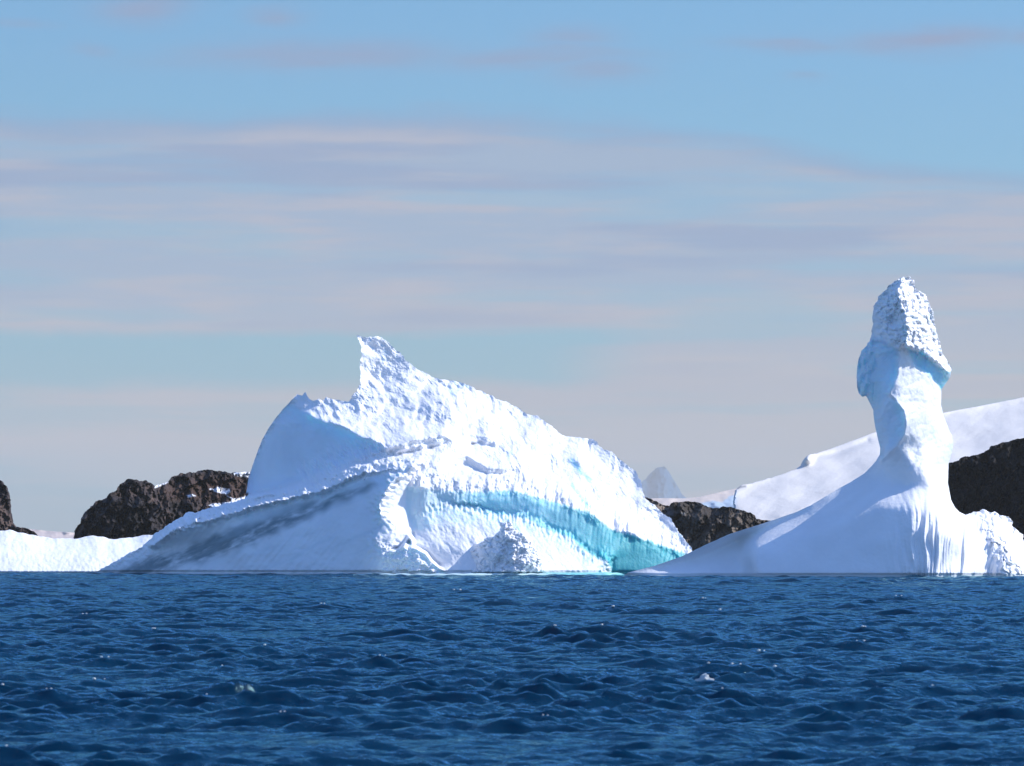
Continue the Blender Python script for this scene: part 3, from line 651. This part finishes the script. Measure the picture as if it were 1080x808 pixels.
tag(mid_rock, 'brown weathered rock ledge between the two large icebergs', 'rock')
rr = [(965,610,6),(968,500,6),(985,494,5),(1000,488.5,4),(1012,485.5,4),(1017,481.5,4),(1027,481,4),(1034,478,4),(1040,477,4),(1047,471,4),(1055,467.5,4),(1063,465.5,4),(1072,463.5,4),(1080,462,4),(1100,458,4),(1140,462,4),(1180,480,6),(1200,610,6)]
rr_l = [rr, [(1000,520,5),(1040,515,3.6),(1080,505,2.4),(1120,505,1)], [(990,580,7),(1040,580,4),(1080,580,2),(1140,580,0)]]
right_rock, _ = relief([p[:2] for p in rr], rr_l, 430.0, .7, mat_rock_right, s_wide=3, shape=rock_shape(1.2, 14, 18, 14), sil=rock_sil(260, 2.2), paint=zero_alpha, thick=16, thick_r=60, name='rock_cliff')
tag(right_rock, 'near-black shaded rock cliff behind the right side of the pillar iceberg', 'rock')

# ================================================================== SNOW HILL, FAR SHORE, FAR PEAK
hs = [(768,600,0),(773,560,10),(775.5,535.5,14),(774.5,529,16),(776,522,20),(777,516,24),(782.6,512,28),(790,510.5,30),(800,507.6,33),(820,502,38),(840,495,44),(847,490,48),(850,483,52),(855,479,55),(862,478,58),(880,472,64),(920,457,76),(960,445,86),(996,435,95),(1040,427,104),(1080,419,112),(1150,406,120),(1230,398,124),(1260,600,0)]
hs_l = [hs, [(790,575,0),(900,575,0),(1000,575,0),(1200,575,0)], [(800,545,10),(850,535,16),(900,520,26),(960,505,38),(1020,490,52),(1080,475,64),(1180,465,70)], [(790,522,22),(830,512,30)], [(855,490,46)], [(925,480,55)], [(990,460,72)]]
def hill_shape(U, V, D, S):
    D = D + 3 * fbm(U / 70, V / 30, 0, 3, 301) + .35 * fbm((U + V) / 14, V / 9, 0, 4, 302)
    D = D + 1.0 * np.exp(-(seg_dist(U, V, [(862,483),(885,477),(915,465)]) / 3) ** 2)
    D = D - 6 * np.exp(-(np.hypot((U - 852) / 5, (V - 484) / 5)) ** 2)
    return D
hill, _ = relief([p[:2] for p in hs], hs_l, 900.0, .8, mat_snow_far, s_wide=5, shape=hill_shape,
    sil=lambda U, V: (np.where(U < 800, 1.6, .4) * fbm(U / 6, V / 6, 0, 3, 303), np.where(U < 870, 1.3, .3) * fbm(U / 8, V / 6, 0, 3, 304)),
    paint=lambda U, V, D, S: paint_mix(np.ones(U.shape + (3,), np.float32) * np.array([.70, .66, .62], np.float32),
      [(np.exp(-(seg_dist(U, V, [(775,516),(776,528),(775,534)]) / 2.0) ** 2) * .6, (.45, .55, .68), 0),
       (np.exp(-(seg_dist(U, V, [(777,515),(782,513.5),(786,513)]) / 1.3) ** 2) * .8, (.16, .16, .18), 0)]),
    thick=60, thick_r=60, name='snow_hill')
tag(hill, kind='structure')
fr = [(560,600,0),(600,530,60),(660,527,80),(694,525.5,80),(722,525.7,80),(739,524,90),(755,520,110),(777,515,140),(800,508,160),(850,500,180),(900,600,0)]
fr_l = [fr, [(600,560,0),(700,560,0),(800,560,0)], [(640,535,40),(700,533,40),(740,531,50),(770,527,60)]]
shore, _ = relief([p[:2] for p in fr], fr_l, 3600.0, 1.0, mat_snow_far, s_wide=4,
    shape=lambda U, V, D, S: D + 20 * fbm(U / 30, V / 14, 0, 3, 311),
    paint=lambda U, V, D, S: paint_mix(np.ones(U.shape + (3,), np.float32) * np.array([.74, .60, .50], np.float32),
      [(soft(U + 3 * pn(U / 5, V / 5), V, [(738,531),(752,528),(762,530),(768,524),(776,522),(776,545),(740,540)], 1.2) * .8, (.38, .55, .72), 0)]),
    thick=300, thick_r=50, name='snow_shore')
tag(shore, kind='structure')
fl = [(-60,600,0),(-50,554,60),(0,556,60),(38,558.5,60),(50,560,60),(82,562,60),(110,562,60),(150,600,0)]
fl_l = [fl, [(-30,575,10),(60,575,10),(110,578,10)]]
shore2, _ = relief([p[:2] for p in fl], fl_l, 3600.0, 1.0, mat_snow_far, s_wide=3,
    shape=lambda U, V, D, S: D + 10 * fbm(U / 20, V / 10, 0, 3, 312),
    paint=lambda U, V, D, S: paint_mix(np.ones(U.shape + (3,), np.float32) * np.array([.62, .50, .45], np.float32), []), thick=200, thick_r=50, name='snow_shore')
tag(shore2, kind='structure')
pk = [(640,600,0),(655,525,200),(668,512,240),(676,509,260),(681.6,505,280),(685,500,300),(688,497,310),(692,494.5,320),(696,492.6,330),(700,491.8,330),(703,494,330),(706,498,330),(709,504,320),(711,507,310),(714,511,300),(716,515,290),(719,521,270),(724,526,250),(735,540,200),(750,600,0)]
pk_l = [pk, [(660,570,0),(700,570,0),(730,570,0)], [(700,495,240),(701,508,160),(698,522,100)], [(688,510,250)], [(712,518,230)]]
peak, _ = relief([p[:2] for p in pk], pk_l, 15000.0, 1.0, mat_snow_far, s_wide=2,
    shape=lambda U, V, D, S: D + 60 * fbm(U / 9, V / 14, 0, 4, 321),
    sil=lambda U, V: (1.2 * fbm(U / 5, V / 5, 0, 2, 322), 1.2 * fbm(U / 5, V / 5, 0, 2, 323)),
    paint=lambda U, V, D, S: paint_mix(np.ones(U.shape + (3,), np.float32) * np.array([.01, .11, .26], np.float32), [(sstep(.0, .4, fbm(U / 6, V / 9, 0, 3, 324)) * .6, (.05, .13, .20), 0)]),  # blue of the hazy distance put into the mountain's colour
    thick=600, thick_r=40, name='distant_mountain')
tag(peak, kind='structure')

# ================================================================== WATER

def build_water():
    rs = np.random.RandomState(11)
    # rows: fine where the waves are seen, stretching to the horizon
    ys = [-60.0]
    while ys[-1] < 19000:
        y = ys[-1]
        if y < 30: s = 2.0
        elif y < 420: s = .055 * (max(y, 38) / 40) ** .82
        else: s = .55 * (y / 420) ** 2.2
        ys.append(y + s)
    ys = np.array(ys, np.float32)
    fi = np.linspace(-1, 1, 1000) * .118
    ou = .118 + np.cumsum(.0006 * 1.17 ** np.arange(30)); ou = ou[ou < .9]
    s = np.concatenate([-ou[::-1], fi, ou]).astype(np.float32)
    Y, Sx = np.meshgrid(ys, s, indexing='ij')
    AP = 25.0
    X = Sx * (np.maximum(Y, -60) + AP + 60 * sstep(40, -60, Y))
    dy = np.gradient(ys)[:, None] * np.ones_like(X)
    dx = np.abs(np.gradient(X, axis=1))
    sp = np.maximum(dy, dx)
    Z = np.zeros_like(X); OX = np.zeros_like(X); OY = np.zeros_like(X)
    patch = np.clip(1 + 1.1 * fbm(X / 5, Y / 13, 0, 3, 401), .35, 1.9)
    n = 120
    lam = .20 * (4.2 / .20) ** ((np.arange(n) + rs.rand(n)) / n)
    for l in lam:
        th = math.radians(-78 + rs.normal() * 30)
        k = 2 * math.pi / l
        kx, ky = k * math.cos(th), k * math.sin(th)
        a = .0080 * l ** .70 * (.6 + .8 * rs.rand())
        if l > 1.1: a *= (1.1 / l) ** .9
        fade = np.clip(l / (2.4 * sp) - .4, 0, 1)
        ph = kx * X + ky * Y + rs.rand() * 6.283
        w = a * fade * (patch if l < 2 else 1)
        sn = np.sin(ph); cs = np.cos(ph)
        Z += w * sn
        OX += .55 * w * cs * math.cos(th); OY += .55 * w * cs * math.sin(th)
    far = sstep(600, 350, Y) * sstep(-60, 0, Y)
    Z *= far
    co = np.stack([X + OX * far, Y + OY * far, Z], -1)
    ny, nx = X.shape
    idx = np.arange(ny * nx).reshape(ny, nx)
    q = np.stack([idx[:-1, :-1].ravel(), idx[:-1, 1:].ravel(), idx[1:, 1:].ravel(), idx[1:, :-1].ravel()], 1)
    print('water verts', ny, nx, 'rms z', float(Z[200:800].std()))
    m, nt, N, L = mat_new('sea_water')
    out = N.new('ShaderNodeOutputMaterial'); df = N.new('ShaderNodeBsdfDiffuse'); bs = N.new('ShaderNodeBsdfGlossy'); ms = N.new('ShaderNodeMixShader')
    df.inputs['Color'].default_value = (.0012, .021, .050, 1)
    bs.inputs['Color'].default_value = (.46, .84, .95, 1); bs.inputs['Roughness'].default_value = .05
    fn = N.new('ShaderNodeFresnel'); fn.inputs['IOR'].default_value = 1.333
    fm = N.new('ShaderNodeMath'); fm.operation = 'MULTIPLY'; fm.inputs[1].default_value = .60; L.new(fn.outputs[0], fm.inputs[0])
    L.new(fm.outputs[0], ms.inputs[0]); L.new(df.outputs[0], ms.inputs[1]); L.new(bs.outputs[0], ms.inputs[2])
    geo = N.new('ShaderNodeNewGeometry'); mp = N.new('ShaderNodeMapping')
    mp.inputs['Rotation'].default_value = (0, 0, math.radians(20)); mp.inputs['Scale'].default_value = (1, 1.2, 1)
    L.new(geo.outputs['Position'], mp.inputs[0])
    n1 = N.new('ShaderNodeTexNoise'); n1.inputs['Scale'].default_value = 3.4; n1.inputs['Detail'].default_value = 4; n1.inputs['Roughness'].default_value = .6
    n2 = N.new('ShaderNodeTexNoise'); n2.inputs['Scale'].default_value = 1.1; n2.inputs['Detail'].default_value = 3
    L.new(mp.outputs[0], n1.inputs['Vector']); L.new(mp.outputs[0], n2.inputs['Vector'])
    b1 = N.new('ShaderNodeBump'); b1.inputs['Strength'].default_value = 1; b1.inputs['Distance'].default_value = .06
    b2 = N.new('ShaderNodeBump'); b2.inputs['Strength'].default_value = 1; b2.inputs['Distance'].default_value = .10
    L.new(n1.outputs['Fac'], b1.inputs['Height']); L.new(n2.outputs['Fac'], b2.inputs['Height'])
    L.new(b2.outputs[0], b1.inputs['Normal']); L.new(b1.outputs[0], bs.inputs['Normal']); L.new(b1.outputs[0], fn.inputs['Normal'])
    L.new(ms.outputs[0], out.inputs[0])
    o = new_mesh('water', co.reshape(-1, 3), q, m)
    tag(o, kind='structure')
    # small white flecks added on the crests in place of sun glints
    sp_ = [(44,661),(102,711),(52,754),(136,755),(77,795),(250,780),(519,675),(422,705),(245,666),(436,624),(45,733),(150,722),(704,665),(777,700),(836,709),(850,711),(836,746),(637,780),
           (947,684),(892,666),(720,637),(990,724),(1074,649),(702,711),(823,645),(300,690),(580,650),(360,640),(910,640),(145,716)]
    V_, F_ = [], []
    P = co.reshape(-1, 3); near = (P[:, 1] > 36) & (P[:, 1] < 260); P = P[near]
    for (u, v) in sp_:
        Y0 = CH * F / (v - VH); X0 = (u - UC) * Y0 / F
        c = P[(np.abs(P[:, 0] - X0) < .012 * Y0) & (np.abs(P[:, 1] - Y0) < .07 * Y0)]
        if len(c) == 0: continue
        # each glint fleck sits just on the camera side of a crest
        p = c[np.argmax(c[:, 2])]
        for kk in range(rs.randint(1, 3)):
            r = (.00007 + .00010 * rs.rand()) * Y0 * (1 + .4 * (kk == 0)); b0 = len(V_)
            ox, oy = rs.normal() * .0009 * Y0, -.01 - abs(rs.normal()) * .03; oz = -.002 * kk
            for th in range(4):
                for ph in range(7):
                    a = math.pi * th / 3; bb = 2 * math.pi * ph / 7; rr = r * (.75 + .5 * rs.rand())
                    V_.append((p[0] + ox + 1.5 * rr * math.sin(a) * math.cos(bb), p[1] + oy + rr * math.sin(a) * math.sin(bb), p[2] + oz + .004 + .8 * rr * math.cos(a)))
            for th in range(3):
                for ph in range(7):
                    F_.append((b0 + th * 7 + ph, b0 + th * 7 + (ph + 1) % 7, b0 + (th + 1) * 7 + (ph + 1) % 7, b0 + (th + 1) * 7 + ph))
    fm_, fnt, fN, fL = mat_new('glint_white'); fo = fN.new('ShaderNodeOutputMaterial'); fb = fN.new('ShaderNodeBsdfPrincipled')
    fb.inputs['Base Color'].default_value = (.86, .85, .83, 1); fb.inputs['Roughness'].default_value = .6; fL.new(fb.outputs[0], fo.inputs[0])
    f_ = new_mesh('glint_flecks', np.array(V_, np.float32), np.array(F_), fm_); tag(f_, kind='stuff')
build_water()

# ------------------------------------------------------------------ small drifting ice fragment
def fragment():
    import bmesh
    u, v = 743.0, 723.0
    Y = CH * F / (v - VH); X = (u - UC) * Y / F
    rs = np.random.RandomState(5)
    bm = bmesh.new()
    for (ox, oz, r, sx) in ((0, .07, .085, 1.1), (.10, .02, .06, 1.4), (-.11, .015, .055, 1.5), (.02, .12, .045, .8)):
        g = bmesh.ops.create_icosphere(bm, subdivisions=3, radius=1)
        for w in g['verts']:
            p = w.co.copy(); n = 1 + .30 * float(pn(np.array([p.x * 2.1 + ox * 40]), np.array([p.y * 2.1]), np.array([p.z * 2.1]), 3)[0]) + .15 * rs.normal() * .3
            w.co = Vector((p.x * r * sx * n + ox, p.y * r * n, p.z * r * n + oz))
    me = bpy.data.meshes.new('ice_fragment'); bm.to_mesh(me); bm.free()
    a = me.color_attributes.new('tint', 'FLOAT_COLOR', 'POINT')
    a.data.foreach_set('color', np.tile(np.array([.55, .58, .60, 0], np.float32), len(me.vertices)))
    me.materials.append(mat_ice)
    o = bpy.data.objects.new('ice_fragment', me); C.objects.link(o); o.location = (X, Y, .04); o.scale = (.62, .62, .62)
    tag(o, 'small whitish lump of ice afloat among the waves below the gap between the icebergs', 'ice fragment')
fragment()

# ------------------------------------------------------------------ haze
def haze():
    x0, x1, y0, y1, z0, z1 = -19500, 19500, -400, 19800, -14, 300
    v = [(x, y, z) for z in (z0, z1) for y in (y0, y1) for x in (x0, x1)]
    f = [(0,2,3,1),(4,5,7,6),(0,1,5,4),(2,6,7,3),(0,4,6,2),(1,3,7,5)]
    me = bpy.data.meshes.new('haze'); me.from_pydata(v, [], f); me.update()
    m, nt, N, L = mat_new('haze_air')
    out = N.new('ShaderNodeOutputMaterial'); pv = N.new('ShaderNodeVolumePrincipled')
    pv.inputs['Color'].default_value = (.94, .92, .84, 1); pv.inputs['Density'].default_value = HAZE
    pv.inputs['Anisotropy'].default_value = 0.0
    L.new(pv.outputs[0], out.inputs['Volume']); me.materials.append(m)
    o = bpy.data.objects.new('haze', me); C.objects.link(o); tag(o, kind='stuff')
HAZE = .8e-4
haze()

# ------------------------------------------------------------------ light and sky
SUN = Vector((.76, .22, .64)).normalized()
elev = math.asin(SUN.z); az = math.atan2(SUN.x, SUN.y)
ld = bpy.data.lights.new('sun', 'SUN'); ld.energy = 5.0; ld.angle = math.radians(.5); ld.color = (1, .97, .93)
lo_ = bpy.data.objects.new('sun', ld); C.objects.link(lo_)
lo_.rotation_euler = SUN.to_track_quat('Z', 'Y').to_euler()

w = bpy.data.worlds.new('World'); sc.world = w; w.use_nodes = True
nt = w.node_tree; N = nt.nodes; L = nt.links; N.clear()
out = N.new('ShaderNodeOutputWorld'); bg = N.new('ShaderNodeBackground'); L.new(bg.outputs[0], out.inputs[0])
STR = .15; bg.inputs['Strength'].default_value = STR
sky = N.new('ShaderNodeTexSky'); sky.sky_type = 'NISHITA'; sky.sun_disc = False
sky.sun_elevation = elev; sky.sun_rotation = az; sky.air_density = 1.0; sky.dust_density = .3; sky.ozone_density = 2.0
def val(x):
    return x
def M(op, a, b=None, c=None, clamp=False):
    n = N.new('ShaderNodeMath'); n.operation = op; n.use_clamp = clamp
    for i, x in enumerate((a, b, c)):
        if x is None: continue
        if isinstance(x, (int, float)): n.inputs[i].default_value = x
        else: L.new(x, n.inputs[i])
    return n.outputs[0]
def MR(x, a, b, c=0.0, d=1.0, smooth=True):
    n = N.new('ShaderNodeMapRange'); n.interpolation_type = 'SMOOTHSTEP' if smooth else 'LINEAR'
    L.new(x, n.inputs[0]); n.inputs[1].default_value = a; n.inputs[2].default_value = b; n.inputs[3].default_value = c; n.inputs[4].default_value = d
    return n.outputs[0]
tc = N.new('ShaderNodeTexCoord'); sp = N.new('ShaderNodeSeparateXYZ'); L.new(tc.outputs['Generated'], sp.inputs[0])
AZ = M('MULTIPLY', M('ARCTAN2', sp.outputs[0], sp.outputs[1]), 60.0)      # about 10.8 units across the view
EL = M('MULTIPLY', M('ARCSINE', sp.outputs[2]), 60.0)                     # 5.7 at the top of the view
def noise(sx, sy, seed, detail=4, rough=.5):
    cb = N.new('ShaderNodeCombineXYZ'); L.new(M('MULTIPLY', AZ, sx), cb.inputs[0]); L.new(M('MULTIPLY', EL, sy), cb.inputs[1]); cb.inputs[2].default_value = seed
    n = N.new('ShaderNodeTexNoise'); n.inputs['Scale'].default_value = 1; n.inputs['Detail'].default_value = detail; n.inputs['Roughness'].default_value = rough
    L.new(cb.outputs[0], n.inputs['Vector']); return n.outputs['Fac']
def ell(ax, el, rx, ry):   # a soft elongated cloud patch in the sky
    dx = M('DIVIDE', M('SUBTRACT', AZ, ax), rx); dy = M('DIVIDE', M('SUBTRACT', ELW, el), ry)
    r = M('ADD', M('MULTIPLY', dx, dx), M('MULTIPLY', dy, dy))
    return M('POWER', 2.718, M('MULTIPLY', r, -1.0))
def S2(px, py): return ((px - 540) / 100.0, (573 - py) / 100.0)
nw = noise(.35, 1.6, 1.0, 5, .55); nf = noise(.7, 6.0, 4.0, 5, .6); nl = noise(.22, 2.6, 8.0, 4, .5)
ELW = M('ADD', EL, M('MULTIPLY', M('SUBTRACT', nw, .5), .55))
# main bank: upper edge 4.5 at the left, falling to ~3.7 at the right
topedge = M('ADD', M('SUBTRACT', ELW, 4.50), M('MULTIPLY', MR(AZ, 0.0, 5.4), .62))
bank = MR(topedge, -.22, .10, 1.0, 0.0)
# clear gap low at the left (350-400 px) and haze-blue strip near the sea at the left
gap1 = M('MULTIPLY', M('MULTIPLY', MR(ELW, 1.55, 1.80), MR(ELW, 2.10, 2.32, 1.0, 0.0)), MR(AZ, .2, 1.6, 1.0, 0.0))
gap2 = M('MULTIPLY', MR(ELW, .35, 1.1, 1.0, 0.0), MR(AZ, -3.4, -1.2, 1.0, 0.0))
streak = M('MULTIPLY', MR(nl, .48, .64), .5)
body = M('MULTIPLY', bank, M('SUBTRACT', .92, M('ADD', M('ADD', M('MULTIPLY', gap1, .9), M('MULTIPLY', gap2, .8)), streak)), clamp=True)
patch = None
for (px, py, rx, ry, s) in ((330,58,1.5,.16,.75),(560,62,1.1,.13,.65),(630,82,.55,.13,.6),(605,40,.5,.12,.5),(150,10,.5,.13,.65),(290,18,.32,.1,.55),(100,48,.25,.07,.35),(830,44,.7,.09,.6),(980,40,1.0,.14,.8),(20,27,.4,.05,.4),(850,84,.2,.05,.3),(1090,44,.4,.1,.6)):
    a, e = S2(px, py); g = M('MULTIPLY', ell(a, e, rx, ry), min(1, s * 1.35))
    patch = g if patch is None else M('MAXIMUM', patch, g)
patch = M('MULTIPLY', patch, MR(nf, .36, .58, .7, 1.0))
dens = M('MAXIMUM', body, patch)
# beyond the view: broken thin cloud higher up keeps the dome natural
hi = M('MULTIPLY', M('MULTIPLY', MR(EL, 6.2, 9.0), MR(noise(.06, .12, 12.0, 5, .55), .52, .70)), .35)
dens = M('MAXIMUM', dens, hi)
# cloud colour: lavender in the thick of it, pinker on sunlit streaks
pink = MR(M('ADD', M('MULTIPLY', nf, .35), M('MULTIPLY', noise(.28, 2.6, 21.0, 5), .65)), .44, .60)
def rgb(c):
    n = N.new('ShaderNodeRGB'); n.outputs[0].default_value = (c[0] / STR, c[1] / STR, c[2] / STR, 1); return n.outputs[0]
def mixc(f, a, b):
    n = N.new('ShaderNodeMix'); n.data_type = 'RGBA'
    L.new(f, n.inputs[0]); L.new(a, n.inputs[6]); L.new(b, n.inputs[7]); return n.outputs[2]
def mixc2(f, a, b):
    n = N.new('ShaderNodeMix'); n.data_type = 'RGBA'; L.new(f, n.inputs[0]); n.inputs[6].default_value = (*a, 1); n.inputs[7].default_value = (*b, 1); return n.outputs[2]
CL = dict(lav=(.355, .45, .61), pink=(.50, .485, .57), low=(.64, .55, .51), dark=(.28, .37, .57))
pink = M('MULTIPLY', pink, MR(ELW, 4.1, 4.7, .9, .3))
c1 = mixc(pink, rgb(CL['lav']), rgb(CL['pink']))
drk = M('MAXIMUM', M('MULTIPLY', MR(noise(.2, 2.2, 33.0, 4), .50, .64), .8), MR(topedge, -.32, -.02))
c1 = mixc(drk, c1, rgb(CL['dark']))
c2 = mixc(MR(EL, .6, 3.2, 1.0, 0.0), c1, rgb(CL['low']))
tint = N.new('ShaderNodeMix'); tint.data_type = 'RGBA'; tint.blend_type = 'MULTIPLY'; tint.inputs[0].default_value = 1
L.new(sky.outputs[0], tint.inputs[6]); L.new(mixc2(MR(EL, 7.0, 22.0), (.29, .53, .80), (.90, 1.18, 1.62)), tint.inputs[7])
L.new(mixc(dens, tint.outputs[2], c2), bg.inputs[0])
TINT = tint

# ------------------------------------------------------------------ camera
cd = bpy.data.cameras.new('camera'); cam = bpy.data.objects.new('camera', cd); C.objects.link(cam); sc.camera = cam
cam.location = (0, 0, CH); cam.rotation_euler = (math.pi / 2, 0, 0)
cd.sensor_width = 36; cd.lens = 36 * F / 1080; cd.shift_y = (VH - 404) / 1080
cd.clip_start = .5; cd.clip_end = 60000
cd.dof.use_dof = True; cd.dof.focus_distance = 300; cd.dof.aperture_fstop = 11

sc.view_settings.view_transform = 'Standard'; sc.view_settings.look = 'None'; sc.view_settings.gamma = 1
sc.view_settings.exposure = 0
sc.cycles.use_denoising = True
sc.cycles.max_bounces = 6; sc.cycles.volume_bounces = 0
sc.cycles.use_adaptive_sampling = True; sc.cycles.adaptive_threshold = .02
